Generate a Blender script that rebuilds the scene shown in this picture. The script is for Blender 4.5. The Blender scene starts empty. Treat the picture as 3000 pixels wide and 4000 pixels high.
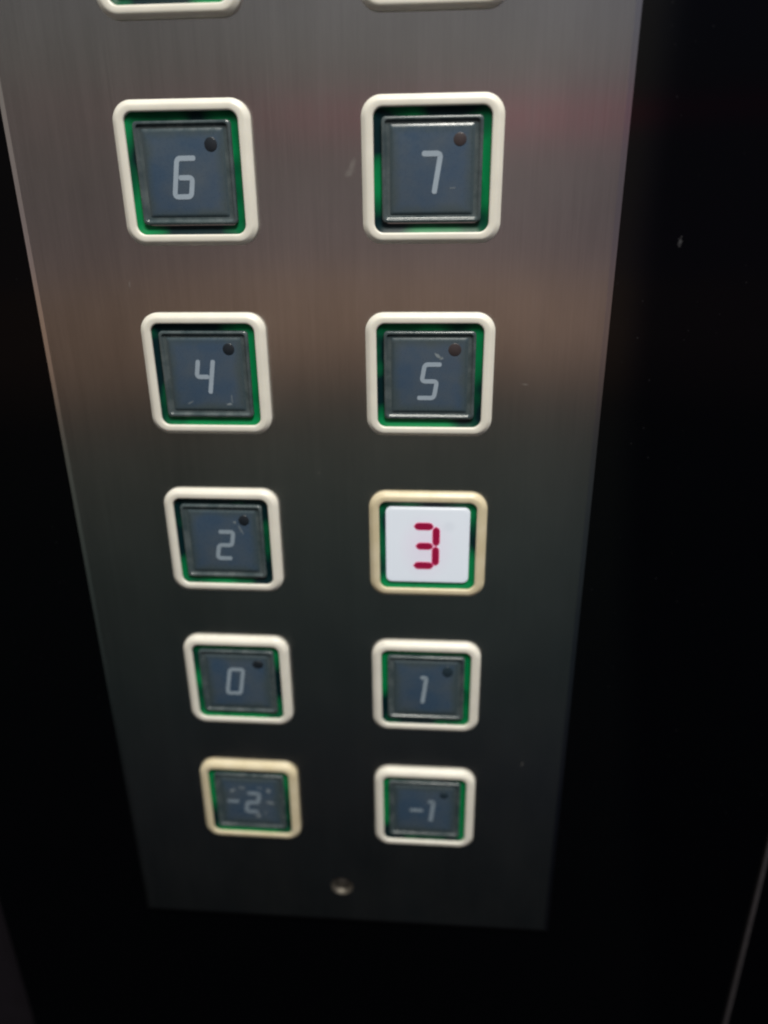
import bpy, math, random
from mathutils import Vector

random.seed(7)
S = bpy.context.scene
COL = S.collection

# ------------------------------------------------------------------ camera
cam_d = bpy.data.cameras.new('camera')
cam = bpy.data.objects.new('camera', cam_d)
COL.objects.link(cam)
cam.location = (0.03343, -0.20244, -0.00425)
cam.rotation_euler = (1.17019, 0.01168, 0.07336)
cam_d.sensor_fit = 'HORIZONTAL'
cam_d.sensor_width = 36.0
cam_d.lens = 36.0 * 0.99007
cam_d.clip_start = 0.005
cam_d.clip_end = 60
cam_d.dof.use_dof = True
cam_d.dof.focus_distance = 0.195
cam_d.dof.aperture_fstop = 7.8
S.camera = cam

# ------------------------------------------------------------------ world: the dim cabin around the panel
W = bpy.data.worlds.new('World')
S.world = W
W.use_nodes = True
nt = W.node_tree
for n in list(nt.nodes):
    nt.nodes.remove(n)


def srgb(r, g, b, k=1.0):
    def f(c):
        c /= 255.0
        return c / 12.92 if c <= .04045 else ((c + .055) / 1.055) ** 2.4
    return (f(r) * k, f(g) * k, f(b) * k, 1.0)


out = nt.nodes.new('ShaderNodeOutputWorld')
bg = nt.nodes.new('ShaderNodeBackground')
tc = nt.nodes.new('ShaderNodeTexCoord')
sep = nt.nodes.new('ShaderNodeSeparateXYZ')
nt.links.new(tc.outputs['Generated'], sep.inputs[0])
nz = nt.nodes.new('ShaderNodeTexNoise')
nz.inputs['Scale'].default_value = 2.2
nz.inputs['Detail'].default_value = 2
nt.links.new(tc.outputs['Generated'], nz.inputs['Vector'])


def wmath(op, a, b=None, clamp=False):
    m = nt.nodes.new('ShaderNodeMath')
    m.operation = op
    m.use_clamp = clamp
    for i, v in enumerate((a, b)):
        if v is None:
            continue
        if isinstance(v, (int, float)):
            m.inputs[i].default_value = v
        else:
            nt.links.new(v, m.inputs[i])
    return m.outputs[0]


wob = wmath('MULTIPLY', wmath('SUBTRACT', nz.outputs['Fac'], .5), .05)
zz = wmath('ADD', sep.outputs['Z'], wob)
t = wmath('MULTIPLY', wmath('ADD', zz, 1.0), 0.5)
ramp = nt.nodes.new('ShaderNodeValToRGB')
nt.links.new(t, ramp.inputs[0])
stops = [(-1.0, (5, 5, 6)), (-.84, (9, 10, 11)), (-.74, (15, 17, 18)), (-.65, (22, 24, 26)), (-.56, (29, 34, 34)), (-.42, (40, 45, 43)),
         (-.30, (52, 54, 50)), (-.255, (60, 56, 51)), (-.22, (84, 71, 62)), (-.17, (104, 86, 74)), (-.11, (105, 88, 77)),
         (-.085, (92, 81, 79)), (-.02, (89, 81, 79)), (.040, (90, 84, 81)), (.100, (92, 88, 84)), (.13, (94, 92, 88)),
         (.20, (98, 97, 97)), (.45, (90, 90, 92)), (1.0, (110, 108, 104))]
el = ramp.color_ramp.elements
while len(el) > 1:
    el.remove(el[-1])
GAIN = 1.85
for i, (z, c) in enumerate(stops):
    p = (z + 1) / 2
    e = el[0] if i == 0 else el.new(p)
    e.position = p
    e.color = srgb(*c, k=GAIN)
side = nt.nodes.new('ShaderNodeMapRange')
side.inputs['From Min'].default_value = -.55
side.inputs['From Max'].default_value = .15
side.inputs['To Min'].default_value = .42
side.inputs['To Max'].default_value = 1.3
nt.links.new(sep.outputs['X'], side.inputs['Value'])

# world darkened and tinted to the right, brightened far left, to shape reflections
right_dim = nt.nodes.new('ShaderNodeMapRange')
for i, v in enumerate((.215, .250, 1.0, .30)):
    right_dim.inputs[i + 1].default_value = v
nt.links.new(sep.outputs['X'], right_dim.inputs[0])
far = nt.nodes.new('ShaderNodeMapRange')
for i, v in enumerate((.5, .7, 0.0, .7)):
    far.inputs[i + 1].default_value = v
nt.links.new(sep.outputs['X'], far.inputs[0])
jb = wmath('MAXIMUM', right_dim.outputs[0], far.outputs[0])
tint = nt.nodes.new('ShaderNodeMix')
tint.data_type = 'RGBA'
tint.blend_type = 'MULTIPLY'
tint.inputs[7].default_value = (.62, .68, 1.25, 1)
nt.links.new(wmath('SUBTRACT', 1.0, jb, True), tint.inputs[0])
# one thin red thing glowing on the far side of the cabin, to the middle and right only
dz_ = wmath('DIVIDE', wmath('SUBTRACT', zz, .078), .016)
bell = wmath('POWER', 2.718, wmath('MULTIPLY', wmath('MULTIPLY', dz_, dz_), -1.0))
rx_ = nt.nodes.new('ShaderNodeMapRange')
for i, v in enumerate((-.34, -.12, .05, 1.0)):
    rx_.inputs[i + 1].default_value = v
nt.links.new(sep.outputs['X'], rx_.inputs[0])
red = nt.nodes.new('ShaderNodeMix')
red.data_type = 'RGBA'
red.inputs[7].default_value = srgb(150, 60, 78, k=GAIN)
nt.links.new(wmath('MULTIPLY', wmath('MULTIPLY', bell, rx_.outputs[0]), .44), red.inputs[0])
nt.links.new(ramp.outputs[0], red.inputs[6])
nt.links.new(red.outputs[2], tint.inputs[6])
nt.links.new(tint.outputs[2], bg.inputs['Color'])
pale = nt.nodes.new('ShaderNodeMapRange')  # added brightening far left, so the plate's left chamfer reflects bright
for i, v in enumerate((-.74, -.82, 1.0, 3.6)):
    pale.inputs[i + 1].default_value = v
nt.links.new(sep.outputs['X'], pale.inputs[0])
nt.links.new(wmath('MULTIPLY', wmath('MULTIPLY', side.outputs[0], jb), pale.outputs[0]), bg.inputs['Strength'])
nt.links.new(bg.outputs[0], out.inputs[0])

# ------------------------------------------------------------------ the cabin's ceiling lamp
ld = bpy.data.lights.new('ceiling_lamp', 'AREA')
ld.shape = 'RECTANGLE'
ld.size = .55
ld.size_y = .35
ld.energy = 21.5
ld.color = (1.0, .96, .87)
lamp = bpy.data.objects.new('ceiling_lamp', ld)
COL.objects.link(lamp)
lamp.location = (.22, -.62, 1.0)
lamp.rotation_euler = (Vector((0, 0, -.1)) - lamp.location).to_track_quat('-Z', 'Y').to_euler()

S.view_settings.view_transform = 'Standard'
S.view_settings.look = 'None'
S.view_settings.exposure = 0
S.view_settings.gamma = 1
S.view_settings.use_curve_mapping = False
S.cycles.max_bounces = 8
S.cycles.filter_width = 2.1

# ------------------------------------------------------------------ material helpers


class NT:
    def __init__(s, name):
        s.m = bpy.data.materials.new(name)
        s.m.use_nodes = True
        s.t = s.m.node_tree
        s.b = s.t.nodes['Principled BSDF']
        s.n = s.t.nodes

    def link(s, a, b):
        s.t.links.new(a, b)

    def set(s, **k):
        for a, v in k.items():
            s.b.inputs[a.replace('_', ' ')].default_value = v
        return s

    def coord(s, scale=(1, 1, 1), rnd=False, kind='Object'):
        c = s.n.new('ShaderNodeTexCoord')
        mp = s.n.new('ShaderNodeMapping')
        mp.inputs['Scale'].default_value = scale
        s.link(c.outputs[kind], mp.inputs[0])
        if rnd:
            oi = s.n.new('ShaderNodeObjectInfo')
            ad = s.n.new('ShaderNodeVectorMath')
            ad.operation = 'MULTIPLY_ADD'
            s.link(oi.outputs['Random'], ad.inputs[0])
            ad.inputs[1].default_value = (37, 91, 53)
            s.link(mp.outputs[0], ad.inputs[2])
            return ad.outputs[0]
        return mp.outputs[0]

    def noise(s, vec, scale, detail=3, rough=.5):
        z = s.n.new('ShaderNodeTexNoise')
        z.inputs['Scale'].default_value = scale
        z.inputs['Detail'].default_value = detail
        z.inputs['Roughness'].default_value = rough
        s.link(vec, z.inputs['Vector'])
        return z.outputs['Fac']

    def rng(s, v, a, b, c, d):
        r = s.n.new('ShaderNodeMapRange')
        for i, x in enumerate((a, b, c, d)):
            r.inputs[i + 1].default_value = x
        s.link(v, r.inputs[0])
        return r.outputs[0]

    def math(s, op, a, b=None, clamp=False):
        m = s.n.new('ShaderNodeMath')
        m.operation = op
        m.use_clamp = clamp
        for i, v in enumerate((a, b)):
            if v is None:
                continue
            if isinstance(v, (int, float)):
                m.inputs[i].default_value = v
            else:
                s.link(v, m.inputs[i])
        return m.outputs[0]

    def mix(s, f, a, b):
        m = s.n.new('ShaderNodeMix')
        m.data_type = 'RGBA'
        for i, v in ((0, f), (6, a), (7, b)):
            if isinstance(v, (tuple, float, int)):
                m.inputs[i].default_value = v
            else:
                s.link(v, m.inputs[i])
        return m.outputs[2]

    def bump(s, h, strength, dist):
        b = s.n.new('ShaderNodeBump')
        b.inputs['Strength'].default_value = strength
        b.inputs['Distance'].default_value = dist
        s.link(h, b.inputs['Height'])
        s.link(b.outputs[0], s.b.inputs['Normal'])


# brushed stainless steel, brushed vertically; object origin at world origin so object coords are metres
def steel_material():
    M = NT('brushed_steel')
    M.set(Metallic=1.0, Roughness=.21, Anisotropic=.95)
    tg = M.n.new('ShaderNodeTangent')
    tg.direction_type = 'UV_MAP'
    tg.uv_map = 'UVMap'
    M.link(tg.outputs[0], M.b.inputs['Tangent'])
    fine = M.noise(M.coord((2600, 2600, 38)), 1.0, 3, .6)      # brush lines run up and down
    mid = M.noise(M.coord((420, 420, 14)), 1.0, 3, .6)
    smear = M.noise(M.coord((1, 1, .6)), 30, 4, .55)
    v = M.math('ADD', M.math('MULTIPLY', fine, .5), M.math('MULTIPLY', mid, .5))
    val = M.rng(v, .3, .7, .52, .63)
    val = M.math('MULTIPLY', val, M.rng(smear, .3, .7, .88, 1.08))
    comb = M.n.new('ShaderNodeCombineColor')
    M.link(val, comb.inputs[0])
    M.link(M.math('MULTIPLY', val, .985), comb.inputs[1])
    M.link(M.math('MULTIPLY', val, .97), comb.inputs[2])
    M.link(M.rng(mid, .3, .7, .19, .22), M.b.inputs['Roughness'])
    M.bump(M.math('ADD', fine, mid), .02, .00003)
    # worn spots: rubbed-in grease and small dings with a shape of their own
    geo = M.n.new('ShaderNodeTexCoord')
    sp = M.n.new('ShaderNodeSeparateXYZ')
    dn = M.noise(M.coord(), 900, 3)
    M.link(geo.outputs['Object'], sp.inputs[0])
    mask = None
    spots = [(.0109, .0014, .0009, .0017, .3), (.0101, -.0002, .0013, .0012, .2), (.0557, -.0525, .0010, .00035, -.5),
             (.0625, -.1803, .0004, .0009, .3), (-.0490, -.0263, .00035, .0009, .1), (-.0010, -.0785, .0003, .0003, 0)]
    for (x, z, rx, rz, sl) in spots:
        dx = M.math('SUBTRACT', sp.outputs['X'], x)
        dz = M.math('SUBTRACT', sp.outputs['Z'], z)
        dx = M.math('SUBTRACT', dx, M.math('MULTIPLY', dz, sl))
        dx = M.math('DIVIDE', dx, rx)
        dz = M.math('DIVIDE', dz, rz)
        r = M.math('SQRT', M.math('ADD', M.math('MULTIPLY', dx, dx), M.math('MULTIPLY', dz, dz)))
        r = M.math('ADD', r, M.math('MULTIPLY', M.math('SUBTRACT', dn, .5), 1.4))
        k = M.rng(r, .35, 1.1, 1, 0)
        mask = k if mask is None else M.math('MAXIMUM', mask, k)
    dif = M.n.new('ShaderNodeBsdfDiffuse')
    dif.inputs['Color'].default_value = (.30, .29, .27, 1)
    M.link(comb.outputs[0], M.b.inputs['Base Color'])
    # thin film of hand grease and dust: scatters a trace of light, unevenly
    film = M.rng(M.noise(M.coord((1, 1, .5)), 55, 5, .6), .35, .8, .0, .012)
    fac = M.math('ADD', M.math('MULTIPLY', mask, .23), film, True)
    mx = M.n.new('ShaderNodeMixShader')
    M.link(fac, mx.inputs[0])
    M.link(M.b.outputs[0], mx.inputs[1])
    M.link(dif.outputs[0], mx.inputs[2])
    M.link(mx.outputs[0], M.n['Material Output'].inputs[0])
    return M.m


def cream_material(name, c1, c2):
    M = NT(name)
    M.set(Roughness=.33, Specular_IOR_Level=.45)
    n = M.noise(M.coord(rnd=True), 160, 4)
    M.link(M.mix(M.rng(n, .35, .7, 0, 1), (*c1, 1), (*c2, 1)), M.b.inputs['Base Color'])
    M.link(M.rng(M.noise(M.coord(rnd=True), 700, 3), .3, .7, .28, .42), M.b.inputs['Roughness'])
    M.b.inputs['Subsurface Weight'].default_value = .12
    M.b.inputs['Subsurface Radius'].default_value = (.0012, .001, .0007)
    M.b.inputs['Subsurface Scale'].default_value = 1.0
    M.bump(M.noise(M.coord(), 1500, 2), .08, .00008)
    return M.m


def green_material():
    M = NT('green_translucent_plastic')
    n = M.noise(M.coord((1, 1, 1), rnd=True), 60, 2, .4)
    c = M.mix(M.rng(n, .40, .56, 0, 1), (.001, .014, .018, 1), (.001, .195, .060, 1))  # dark navy patches: reflections and uneven light put into the ring's colour
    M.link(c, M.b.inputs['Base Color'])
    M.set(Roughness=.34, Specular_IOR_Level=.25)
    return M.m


def cap_material():
    M = NT('smoky_clear_plastic')
    n = M.noise(M.coord(rnd=True), 260, 4)
    M.link(M.mix(M.rng(n, .35, .7, 0, 1), (.040, .062, .070, 1), (.084, .108, .116, 1)), M.b.inputs['Base Color'])
    M.link(M.rng(n, .3, .7, .16, .34), M.b.inputs['Roughness'])
    M.set(Specular_IOR_Level=.8)
    M.bump(M.noise(M.coord(rnd=True), 500, 3), .25, .00015)
    return M.m


def plate_material():
    M = NT('slate_blue_plate')
    n = M.noise(M.coord(rnd=True), 110, 4)
    f = M.noise(M.coord(rnd=True), 900, 3)
    base = M.mix(M.rng(n, .35, .7, 0, 1), (.037, .070, .119, 1), (.062, .087, .116, 1))
    # greenish edge where the plate meets the clear rim, uneven and slightly darker
    g = M.n.new('ShaderNodeTexCoord')
    sp = M.n.new('ShaderNodeSeparateXYZ')
    M.link(g.outputs['Object'], sp.inputs[0])
    ax = M.math('ABSOLUTE', sp.outputs['X'])
    az = M.math('ABSOLUTE', sp.outputs['Z'])
    e = M.math('MAXIMUM', ax, az)
    e = M.math('ADD', e, M.math('MULTIPLY', M.math('SUBTRACT', n, .5), .003))
    base = M.mix(M.rng(e, .0074, .0096, 0, .8), base, (.046, .068, .074, 1))
    M.link(base, M.b.inputs['Base Color'])
    M.link(M.rng(f, .3, .7, .22, .38), M.b.inputs['Roughness'])
    M.set(Specular_IOR_Level=.7)
    M.bump(n, .15, .0002)
    return M.m


def simple(name, col, rough=.5, metal=0.0, spec=.5, var=.12, scale=300):
    M = NT(name)
    n = M.noise(M.coord(rnd=True), scale, 3)
    a = tuple(c * (1 - var) for c in col) + (1,)
    b = tuple(c * (1 + var) for c in col) + (1,)
    M.link(M.mix(n, a, b), M.b.inputs['Base Color'])
    M.set(Roughness=rough, Metallic=metal, Specular_IOR_Level=spec)
    return M.m


def glass_material():
    M = NT('black_glass')
    M.set(Specular_IOR_Level=.29, Roughness=.07)
    M.b.inputs['Base Color'].default_value = (.0008, .0009, .0014, 1)
    d = M.n.new('ShaderNodeTexVoronoi')           # dust specks
    d.inputs['Scale'].default_value = 260
    M.link(M.coord(), d.inputs['Vector'])
    n = M.noise(M.coord(), 40, 4)
    spk = M.math('MULTIPLY', M.rng(d.outputs['Distance'], .03, .09, 1, 0), M.rng(n, .5, .75, 0, 1))
    g = M.n.new('ShaderNodeTexCoord')
    sp = M.n.new('ShaderNodeSeparateXYZ')
    M.link(g.outputs['Object'], sp.inputs[0])
    dx = M.math('DIVIDE', M.math('SUBTRACT', sp.outputs['X'], .0919), .0006)
    dz = M.math('DIVIDE', M.math('SUBTRACT', sp.outputs['Z'], -.0170), .0013)
    r = M.math('SQRT', M.math('ADD', M.math('MULTIPLY', dx, dx), M.math('MULTIPLY', dz, dz)))
    r = M.math('ADD', r, M.math('MULTIPLY', M.math('SUBTRACT', M.noise(M.coord(), 1600, 3), .5), 1.8))
    fleck = M.math('MULTIPLY', M.rng(r, .1, 1.1, 1, 0), 3.0)
    c = M.mix(M.math('MULTIPLY', M.math('ADD', spk, fleck), .3, True), (.0008, .0009, .0014, 1), (.05, .05, .055, 1))
    M.link(c, M.b.inputs['Base Color'])
    M.link(M.rng(M.noise(M.coord(), 25, 5),   .3, .7, .03, .07), M.b.inputs['Roughness'])
    return M.m


def lit_material(name, base, emis, strength, soft=True):
    M = NT(name)
    M.b.inputs['Base Color'].default_value = (*base, 1)
    M.set(Roughness=.3)
    M.b.inputs['Emission Strength'].default_value = strength
    if soft:
        g = M.n.new('ShaderNodeTexCoord')
        sp = M.n.new('ShaderNodeSeparateXYZ')
        M.link(g.outputs['Object'], sp.inputs[0])
        dx = M.math('SUBTRACT', sp.outputs['X'], -.0003)
        dz = M.math('MULTIPLY', M.math('SUBTRACT', sp.outputs['Z'], -.0005), .75)
        r = M.math('SQRT', M.math('ADD', M.math('MULTIPLY', dx, dx), M.math('MULTIPLY', dz, dz)))
        # the red segments bleed a little pink into the lit diffuser round them
        pink = M.rng(r, .0015, .0085, .75, 0)
        n = M.noise(M.coord(), 90, 3)
        c = M.mix(pink, (*emis, 1), (emis[0] * 1.05, emis[1] * .82, emis[2] * .93, 1))
        ex = M.math('SUBTRACT', sp.outputs['X'], .0062)
        ez = M.math('SUBTRACT', sp.outputs['Z'], .0063)
        q = M.math('SQRT', M.math('ADD', M.math('MULTIPLY', ex, ex), M.math('MULTIPLY', ez, ez)))
        c = M.mix(M.rng(q, .0008, .0022, .22, 0), c, (emis[0] * .6, emis[1] * .62, emis[2] * .68, 1))
        c = M.mix(M.rng(n, .35, .65, 0, .12), c, (emis[0] * .8, emis[1] * .84, emis[2] * .86, 1))
        M.link(c, M.b.inputs['Emission Color'])
    else:
        M.b.inputs['Emission Color'].default_value = (*emis, 1)
    return M.m


MT = dict(
    steel=steel_material(),
    cream=cream_material('cream_plastic', (.72, .705, .64), (.775, .76, .69)),
    aged=cream_material('yellowed_plastic', (.62, .545, .37), (.70, .63, .46)),
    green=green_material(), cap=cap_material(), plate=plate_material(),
    digit=simple('pale_grey_lettering', (.30, .37, .45), .45, var=.10),
    digitb=simple('mid_grey_lettering', (.26, .33, .40), .45, var=.12),  # a darker grey for the lower middle rows
    digitc=simple('worn_grey_lettering', (.20, .26, .32), .5, var=.3, scale=700),
    dot=simple('dark_indicator', (.013, .018, .025), .30, spec=.6),
    dotb=simple('brown_sheen_indicator', (.046, .036, .038), .30, spec=.6),  # dark dot, its brownish reflection put into the colour
    dotf=simple('faint_indicator', (.018, .034, .048), .35, spec=.5),
    scuff=simple('worn_plastic', (.19, .23, .26), .6, var=.35, scale=1500),
    glass=glass_material(),
    wall=simple('dark_wall_laminate', (.006, .0045, .0075), .7, spec=.2, var=.35, scale=120),
    edge=simple('dull_trim_metal', (.036, .033, .037), .5, 0.0, var=.5, scale=400),
    screw=simple('worn_screw_metal', (.15, .14, .125), .55, 1.0, var=.25, scale=900),
    cone=simple('countersink_metal', (.19, .175, .15), .6, 1.0, var=.2, scale=700),
    lit=lit_material('lit_white_diffuser', (.25, .25, .25), (.47, .515, .575), 1.0),
    red=lit_material('lit_crimson_segment', (.04, .003, .01), (.225, .002, .03), 1.0, False),
    pink=lit_material('lit_pink_fringe', (.1, .05, .06), (.72, .09, .24), 1.0, False),
)

# ------------------------------------------------------------------ mesh helpers  (all sizes in millimetres, x right, z up, d = out of the panel)
MM = .001


def link_mesh(name, verts, faces, mats, parent=None, smooth=True, fmat=None, uv=False, angle=None):
    me = bpy.data.meshes.new(name)
    me.from_pydata([(x * MM, -d * MM, z * MM) for x, d, z in verts], [], faces)
    for m in (mats if isinstance(mats, (list, tuple)) else [mats]):
        me.materials.append(m)
    if fmat:
        for p, i in zip(me.polygons, fmat):
            p.material_index = i
    me.validate()
    import bmesh
    bm = bmesh.new()
    bm.from_mesh(me)
    bmesh.ops.recalc_face_normals(bm, faces=bm.faces)
    bm.to_mesh(me)
    bm.free()
    if uv:
        l = me.uv_layers.new(name='UVMap')
        for lp in me.loops:
            co = me.vertices[lp.vertex_index].co
            l.data[lp.index].uv = (co.x * 3 + .5, co.z * 3 + .5)
    if smooth:
        for p in me.polygons:
            p.use_smooth = True
        if angle:
            me.set_sharp_from_angle(angle=math.radians(angle))
    o = bpy.data.objects.new(name, me)
    COL.objects.link(o)
    if parent:
        o.parent = parent
    return o


def rr(hw, hh, r, d, n=10, cx=0, cz=0):
    pts = []
    for (sx, sz, a0) in ((1, 1, 0), (-1, 1, 90), (-1, -1, 180), (1, -1, 270)):
        for i in range(n + 1):
            a = math.radians(a0 + 90 * i / n)
            pts.append((cx + sx * (hw - r) + r * math.cos(a), d, cz + sz * (hh - r) + r * math.sin(a)))
    return pts


def loft(name, loops, mat, parent=None, fill_first=False, fill_last=False, angle=None):
    V, F = [], []
    k = len(loops[0])
    for L in loops:
        V += L
    for j in range(len(loops) - 1):
        for i in range(k):
            a, b = j * k + i, j * k + (i + 1) % k
            F.append((a, b, b + k, a + k))
    if fill_first:
        F.append(tuple(range(k)))
    if fill_last:
        F.append(tuple(range((len(loops) - 1) * k, len(loops) * k)))
    return link_mesh(name, V, F, mat, parent, angle=angle)


def arc(h0, d0, h1, d1, steps, quarter):
    """quarter-round profile from (h0,d0) to (h1,d1)"""
    res = []
    for i in range(steps + 1):
        a = math.pi / 2 * i / steps
        if quarter == 'out':      # rises first, then turns inwards
            res.append((h1 + (h0 - h1) * math.cos(a), d0 + (d1 - d0) * math.sin(a)))
        else:                     # runs inwards first, then drops
            res.append((h0 + (h1 - h0) * math.sin(a), d1 + (d0 - d1) * math.cos(a)))
    return res


def ribbon_digit(paths, hw, top, base):
    """rounded strokes: each path is (points, closed)"""
    V, F = [], []
    for pts, closed in paths:
        P = [Vector(p) for p in pts]
        n = len(P)
        Q = []
        for i in range(n):
            if not closed and i in (0, n - 1):
                Q.append(P[i])
                continue
            a, b, c = P[i - 1], P[i], P[(i + 1) % n]
            r = min(.95, (a - b).length * .45, (c - b).length * .45)
            s, e = b + (a - b).normalized() * r, b + (c - b).normalized() * r
            for k in range(6):
                u = k / 5
                Q.append(s * (1 - u) ** 2 + b * 2 * u * (1 - u) + e * u * u)
        m = len(Q)
        L, R = [], []
        for i in range(m):
            if closed:
                tn = (Q[(i + 1) % m] - Q[i - 1]).normalized()
            else:
                tn = (Q[min(i + 1, m - 1)] - Q[max(i - 1, 0)]).normalized()
            nn = Vector((-tn.y, tn.x))
            L.append(Q[i] + nn * hw)
            R.append(Q[i] - nn * hw)
        if closed:
            o = len(V)
            for q in L + R:
                V.append((q.x, top, q.y))
            for q in L + R:
                V.append((q.x, base, q.y))
            for i in range(m):
                j = (i + 1) % m
                F.append((o + i, o + j, o + m + j, o + m + i))
                F.append((o + i, o + j, o + 2 * m + j, o + 2 * m + i))
                F.append((o + m + i, o + m + j, o + 3 * m + j, o + 3 * m + i))
        else:
            def endcap(c, d, w):
                nn = Vector((-d.y, d.x))
                return [c + nn * w * math.cos(t) + d * w * math.sin(t) * .75 for t in [math.pi * k / 8 for k in range(1, 8)]]
            t1 = (Q[-1] - Q[-2]).normalized()
            t0 = (Q[0] - Q[1]).normalized()
            ring = L + endcap(Q[-1], t1, hw) + R[::-1] + endcap(Q[0], t0, hw)
            o = len(V)
            k = len(ring)
            for q in ring:
                V.append((q.x, top, q.y))
            for q in ring:
                V.append((q.x, base, q.y))
            # top face as strips, so that bent strokes stay flat and clean
            e = len(L)
            for i in range(e - 1):
                F.append((o + i, o + i + 1, o + e + 7 + (e - 2 - i), o + e + 7 + (e - 1 - i)))
            F.append(tuple(o + x for x in range(e - 1, e + 8)))
            F.append(tuple([o + x for x in range(2 * e + 6, 2 * e + 14)] + [o]))
            for i in range(k):
                j = (i + 1) % k
                F.append((o + i, o + j, o + k + j, o + k + i))
    return V, F


def glyph(ch, cx, cz, w=4.3, h=9.9, slant=.17, st=.62):
    x0, x1, z0, zm, z1 = -w / 2 + st, w / 2 - st, -h / 2 + st, 0, h / 2 - st
    T = {
        '0': [([(x0, z0), (x1, z0), (x1, z1), (x0, z1)], True)],
        '1': [([(-1.55, z1 - .1), (-.15, z1), (.1, zm), (.3, z0)], False)],
        '2': [([(x0, z1), (x1, z1), (x1, zm), (x0, zm), (x0, z0), (x1, z0)], False)],
        '4': [([(x0, z1), (x0, zm), (x1 - 1.8 * st, zm)], False), ([(x1, z1), (x1, z0)], False)],
        '5': [([(x1, z1), (x0, z1), (x0, zm), (x1, zm), (x1, z0), (x0, z0)], False)],
        '6': [([(x1, z1), (x0, z1), (x0, z0), (x1, z0), (x1, zm), (x0 + 1.75 * st + .05, zm)], False)],
        '7': [([(x0, z1), (x1 - .3, z1), (x1 - .3, z0)], False)],
        '-': [([(x0, 0), (x1, 0)], False)],
    }
    return [([(cx + x + slant * z, cz + z) for x, z in pts], c) for pts, c in T[ch]]


def tag(o, label, cat, group=None):
    o['label'] = label
    o['category'] = cat
    if group:
        o['group'] = group
    return o


def disc(name, cx, cz, rx, rz, d0, d1, mat, parent, n=28):
    loops = []
    for (k, d) in ((1, d0), (1, d1 - .05), (.93, d1)):
        loops.append([(cx + rx * k * math.cos(2 * math.pi * i / n), d, cz + rz * k * math.sin(2 * math.pi * i / n)) for i in range(n)])
    return loft(name, loops, mat, parent, fill_last=True)


def scuff(cx, cz, ln, wd, ang, parent, top):
    n = 14
    ring = []
    for i in range(n):
        a = 2 * math.pi * i / n
        k = random.uniform(.55, 1.15)
        x, z = ln / 2 * math.cos(a) * k, wd / 2 * math.sin(a) * k
        ring.append((cx + x * math.cos(ang) - z * math.sin(ang), cz + x * math.sin(ang) + z * math.cos(ang)))
    V = [(x, top, z) for x, z in ring] + [(x, top - .03, z) for x, z in ring]
    F = [tuple(range(n))] + [(i, (i + 1) % n, n + (i + 1) % n, n + i) for i in range(n)]
    return link_mesh('scuff_mark', V, F, MT['scuff'], parent, smooth=False)


# ------------------------------------------------------------------ the setting
def box_mesh(name, x0, x1, z0, z1, d0, d1, mat, bev=.3, parent=None):
    cx, cz, hw, hh = (x0 + x1) / 2, (z0 + z1) / 2, (x1 - x0) / 2, (z1 - z0) / 2
    L = [rr(hw, hh, bev, d0, 3, cx, cz), rr(hw, hh, bev, d1 - bev, 3, cx, cz), rr(hw - bev * .3, hh - bev * .3, bev, d1 - bev * .3, 3, cx, cz), rr(hw - bev, hh - bev, bev, d1, 3, cx, cz)]
    return loft(name, L, mat, parent, True, True, angle=4)


wall = box_mesh('wall', -900, 900, -1500, 900, -60, -20, MT['wall'], 1)
wall['kind'] = 'structure'

glass = box_mesh('glass_panel', -137.3, 147.4, -1200, 600, -19.9, -2.1, MT['glass'], .8)
tag(glass, 'tall glossy black glass panel that the steel button plate is fixed to', 'panel')

trim = box_mesh('trim_strip', 147.5, 149.0, -1200, 600, -19.9, -1.2, MT['edge'], .25)
tag(trim, 'thin dull metal trim strip along the right edge of the black glass', 'trim')

side_glass = box_mesh('side_glass_panel', 149.1, 420, -1200, 600, -19.9, -2.6, MT['glass'], .8)
tag(side_glass, 'dark glass panel beyond the thin trim strip at lower right', 'panel')

# ------------------------------------------------------------------ steel plate with its countersunk hole
PX0, PX1, PZ0, PZ1 = -75.6, 76.4, -258.4, 240.0
HX, HZ, HR = .3, -240.4, 4.1
plate_root = bpy.data.objects.new('button_plate', None)
COL.objects.link(plate_root)
tag(plate_root, 'tall brushed stainless steel plate carrying two columns of floor buttons', 'control panel')


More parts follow.
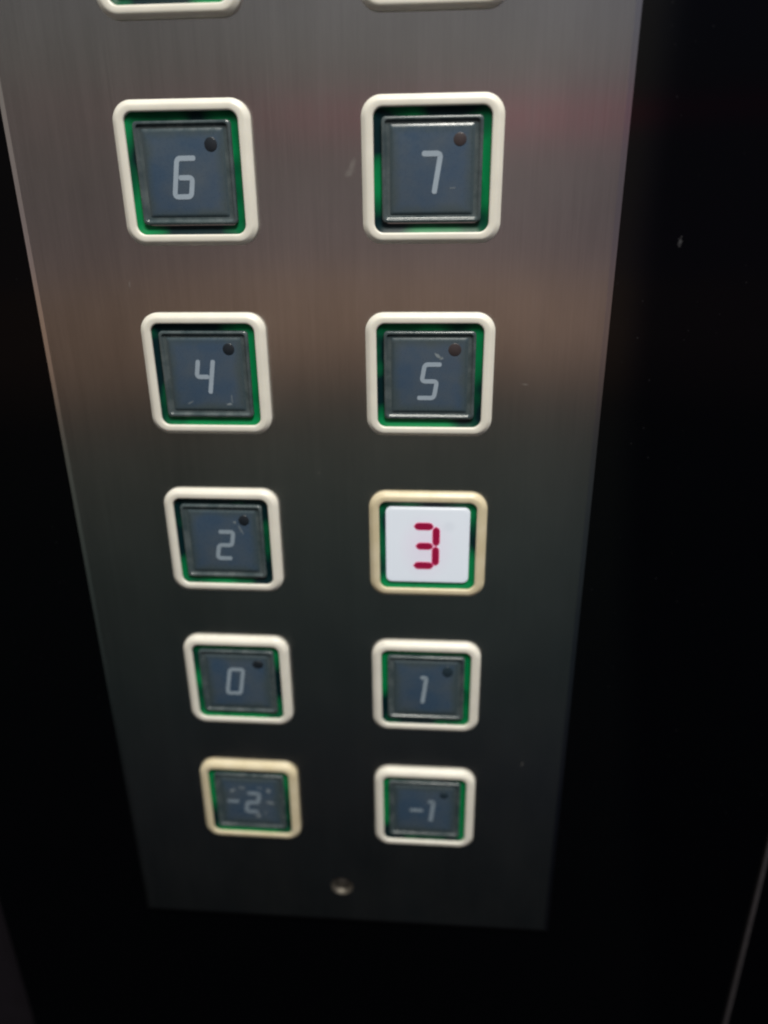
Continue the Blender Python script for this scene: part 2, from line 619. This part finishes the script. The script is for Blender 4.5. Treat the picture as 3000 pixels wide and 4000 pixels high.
def steel_plate():
    V, F = [], []

    def add(p):
        V.append(p)
        return len(V) - 1
    n = 48
    s = 9.0
    # square cell around the hole: perimeter points matched to the circle
    circ, sq = [], []
    for i in range(n):
        a = 2 * math.pi * i / n
        c, si = math.cos(a), math.sin(a)
        circ.append(add((HX + HR * c, 0, HZ + HR * si)))
        m = max(abs(c), abs(si))
        sq.append(add((HX + s * c / m, 0, HZ + s * si / m)))
    for i in range(n):
        j = (i + 1) % n
        F.append((circ[i], circ[j], sq[j], sq[i]))
    # rest of the front, as frames around the cell
    c = 1.5
    x0, x1, z0, z1 = PX0 + c, PX1 - c, PZ0 + c, PZ1 - c

    def near(px, pz):
        return min(sq, key=lambda k: (V[k][0] - px) ** 2 + (V[k][2] - pz) ** 2)
    A, B, C, D = near(HX - s, HZ - s), near(HX + s, HZ - s), near(HX + s, HZ + s), near(HX - s, HZ + s)

    def between(a, b):
        ia, ib = sq.index(a), sq.index(b)
        r = [sq[ia]]
        while ia != ib:
            ia = (ia + 1) % n
            r.append(sq[ia])
        return r
    oa, ob, oc, od = add((x0, 0, z0)), add((x1, 0, z0)), add((x1, 0, z1)), add((x0, 0, z1))
    F.append(tuple([oa, ob] + between(A, B)[::-1]))
    F.append(tuple([ob, oc] + between(B, C)[::-1]))
    F.append(tuple([oc, od] + between(C, D)[::-1]))
    F.append(tuple([od, oa] + between(D, A)[::-1]))
    # chamfered rim and sides
    ring = [oa, ob, oc, od]
    prof = [(0, -.5), (0, -2.0)]
    for ins, d in prof:
        nr = [add((PX0 + ins, d, PZ0 + ins)), add((PX1 - ins, d, PZ0 + ins)), add((PX1 - ins, d, PZ1 - ins)), add((PX0 + ins, d, PZ1 - ins))]
        for i in range(4):
            j = (i + 1) % 4
            F.append((ring[i], ring[j], nr[j], nr[i]))
        ring = nr
    return link_mesh('steel_sheet', V, F, MT['steel'], plate_root, smooth=False, uv=True)


sheet = steel_plate()


def circle(r, d, n=48):
    return [(HX + r * math.cos(2 * math.pi * i / n), d, HZ + r * math.sin(2 * math.pi * i / n)) for i in range(n)]


loft('countersink', [circle(4.1, .0), circle(3.9, -.08), circle(2.75, -1.15), circle(2.6, -1.9)], MT['cone'], plate_root, angle=40)
screw_root = bpy.data.objects.new('screw', None)
COL.objects.link(screw_root)
screw_root.location = (0, 0, 0)
tag(screw_root, 'small worn screw sunk in the steel plate near its bottom edge', 'screw')
loft('screw_head', [circle(2.58, -1.7), circle(2.5, -1.1), circle(2.2, -.85), circle(1.55, -.7), circle(1.15, -.68), circle(1.1, -1.3)], MT['screw'], screw_root, fill_first=True, fill_last=True, angle=40)

# ------------------------------------------------------------------ buttons
GROUP = 'floor buttons on the steel plate'
DX, DZ = 60.49, 50.06


def capsule_seg(cx, cz, ln, w, horiz, top, fm, V, F, mi):
    """elongated lens-shaped display segment"""
    h = ln / 2
    k = w / 2
    pts = [(-h, 0), (-h + k * .55, k * .8), (-h + k * 1.2, k), (h - k * 1.2, k), (h - k * .55, k * .8), (h, 0), (h - k * .55, -k * .8), (h - k * 1.2, -k), (-h + k * 1.2, -k), (-h + k * .55, -k * .8)]
    o = len(V)
    for x, z in pts:
        if not horiz:
            x, z = z, -x
        V.append((cx + x, top, cz + z))
    for x, z in pts:
        if not horiz:
            x, z = z, -x
        V.append((cx + x, top - .06, cz + z))
    n = len(pts)
    F.append(tuple(range(o, o + n)))
    fm.append(mi)
    for i in range(n):
        F.append((o + i, o + (i + 1) % n, o + n + (i + 1) % n, o + n + i))
        fm.append(mi)


def make_button(col, row, label, glyphs=(), aged=False, lit=False, dot=None, scuffs=(), jit=(0, 0, 0), cap_shift=(0, 0), brown=False):
    root = bpy.data.objects.new('elevator_button', None)
    COL.objects.link(root)
    root.location = (((col - .5) * DX + jit[0]) * MM, 0, (-row * DZ + jit[1]) * MM)
    root.rotation_euler = (0, math.radians(jit[2]), 0)
    tag(root, label, 'button', GROUP)
    bm = MT['aged'] if aged else MT['cream']
    # bezel
    prof = [(16.95, .0), (17.0, .3), (17.0, .8), (16.95, 1.05), (16.78, 1.24), (16.0, 1.82), (15.75, 1.95), (15.5, 2.0), (15.2, 2.02), (14.6, 2.02)] + arc(14.5, 2.0, 14.02, 1.6, 4, 'in') + [(13.98, 1.3), (13.98, -1.0)]
    loops = []
    for h, d in prof:
        r = 4.9 - (17.0 - h) * .86
        loops.append(rr(h, h - .4 * (h - 13) / 4, max(r, 2.3), d, 12, 0, -.18))
    bezel = loft('bezel', loops, bm, root)
    # green funnel
    g = [(14.1, 1.35), (13.85, 1.22), (13.3, .95), (12.7, .72), (11.95, .6)]
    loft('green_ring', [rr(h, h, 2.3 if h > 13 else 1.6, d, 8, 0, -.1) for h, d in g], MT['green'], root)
    sx, sz = cap_shift
    H, V_ = 11.85, 11.75
    if lit:
        c = [(12.15, -.4), (12.15, 1.2), (12.0, 1.5), (11.7, 1.65), (11.2, 1.7)]
        cap = loft('key_cap', [rr(h, h - .15, 1.7, d, 8, sx, sz) for h, d in c], MT['lit'], root, fill_last=True)
        V, F, fm = [], [], []
        segs = [(-.55, 6.3, 5.6, 2.1, True), (-.3, 0, 5.0, 2.0, True), (-.55, -6.3, 5.8, 2.1, True), (3.05, 3.15, 6.0, 1.95, False), (2.95, -3.15, 6.1, 1.95, False)]
        for i, (x, z, ln, w, hz) in enumerate(segs):
            capsule_seg(x + sx - .55, z + sz, ln + .35, w + .35, hz, 1.76 + i * .012, fm, V, F, 1)
            capsule_seg(x + sx - .55, z + sz, ln, w, hz, 1.86, fm, V, F, 0)
        link_mesh('numeral', V, F, [MT['red'], MT['pink']], cap, smooth=False, fmat=fm)
        return root
    c = [(12.1, -.5), (12.1, 1.45), (12.0, 1.68), (11.75, 1.78), (11.5, 1.78), (11.35, 1.72), (11.2, 1.5), (10.95, 1.32), (10.7, 1.28), (9.2, 1.24)]
    cap = loft('key_cap', [rr(h, h - .35, 1.0 if h > 11.3 else .5, d, 5, sx, sz) for h, d in c], MT['cap'], root)
    p = [(10.3, 1.2), (9.9, 1.40), (9.65, 1.53), (9.3, 1.58)]
    plate = loft('legend_plate', [rr(h, h - .1, .5, d, 5, sx, sz) for h, d in p], MT['plate'], cap, fill_last=True)
    ni = 0
    for (ch, gx, gz, w, h, st) in glyphs:
        Vv, Ff = ribbon_digit(glyph(ch, gx + sx, gz + sz, w, h, .17, st), st, 1.63, 1.56)
        link_mesh('minus_sign' if ch == '-' else 'numeral', Vv, Ff, MT['digit' if row < 2 else 'digitb' if row < 4 else 'digitc'], cap, smooth=False)
    dmat = MT['dotb'] if brown else MT['dotf' if row > 2 and col else 'dot']
    if dot:
        disc('indicator_dot', dot[0] + sx, dot[1] + sz, dot[2], dot[3], 1.5, 1.64, dmat, cap)
    for (x, z, ln, wd, a) in scuffs:
        scuff(x + sx, z + sz, ln, wd, math.radians(a), cap, 1.615)
    return root


D = (6.9, 6.4, 1.55, 1.5)
# upper edge of the picture: two buttons cut off by the frame
make_button(0, -1, 'cream framed floor button cut off by the top edge above the 6 button', dot=D, jit=(0, -.5, 0))
make_button(1, -1, 'cream framed floor button cut off by the top edge above the 7 button', dot=D, jit=(0, -.3, 0))
make_button(0, 0, 'unlit floor button with numeral 6 in a cream frame', [('6', -.5, -.9, 5.4, 9.9, .60)], dot=(6.9, 6.4, 1.6, 1.65))
make_button(1, 0, 'unlit floor button with numeral 7 beside a pale smudge on the steel', [('7', -.5, -.6, 5.6, 9.7, .62)], dot=(6.6, 6.6, 1.55, 1.5), brown=True,
            scuffs=[(5.0, -4.0, 2.2, .22, 5)])
make_button(0, 1, 'unlit floor button with numeral 4 and a small L shaped scuff', [('4', -.7, -.5, 5.3, 9.6, .60)], dot=(6.7, 7.0, 1.6, 1.6),
            scuffs=[(5.6, -8.1, 1.9, .7, 8), (6.4, -6.6, .3, 2.9, 4), (-5.3, -7.7, 1.9, .3, 25)])
make_button(1, 1, 'unlit floor button with numeral 5 and a slanted white chip', [('5', .0, -1.4, 5.2, 10.2, .58)], dot=(6.6, 7.0, 1.7, 1.7), brown=True,
            scuffs=[(2.2, 5.4, 2.6, .8, -38), (3.1, 4.7, 1.3, .8, 10)])
make_button(0, 2, 'unlit floor button with numeral 2 and a faint scratch under its dot', [('2', .4, -1.1, 5.2, 9.9, .62)], dot=(6.6, 7.0, 1.6, 1.7),
            scuffs=[(3.9, 6.4, 1.0, .8, -20), (5.4, 4.2, 3.6, .4, -62)])
make_button(1, 2, 'illuminated white floor button with crimson numeral 3 in a yellowed frame', lit=True, aged=True)
make_button(0, 3, 'unlit floor button with numeral 0 in a cream frame', [('0', -1.0, .2, 5.6, 10.4, .62)], dot=(6.9, 6.9, 1.8, 1.5))
make_button(1, 3, 'unlit floor button with numeral 1 in a cream frame', [('1', -.5, -.6, 3.6, 10.6, .64)], dot=(6.8, 6.4, 1.7, 1.9))
make_button(0, 4, 'unlit floor button marked minus 2 in a strongly yellowed frame', [('-', -6.1, -.2, 4.6, 2, .62), ('2', .8, -.4, 5.2, 9.6, .72)], aged=True, jit=(-.1, 0, .4),
            scuffs=[(-5.9, 4.6, 2.2, 1.5, 35), (-2.6, 6.0, 3.0, .9, -8), (6.6, 5.0, 2.0, 2.0, 30), (7.1, -.2, 3.0, 1.2, -8), (2.6, -6.4, 2.0, 1.8, 20), (5.1, -4.8, 1.4, .4, 45), (3.6, 6.2, 2.0, .5, -10)])
make_button(1, 4, 'unlit floor button marked minus 1 at the foot of the right column', [('-', -2.7, -.5, 5.0, 2, .66), ('1', 2.6, -.6, 3.6, 9.6, .72)], dot=(6.6, 6.6, 1.5, 1.5))
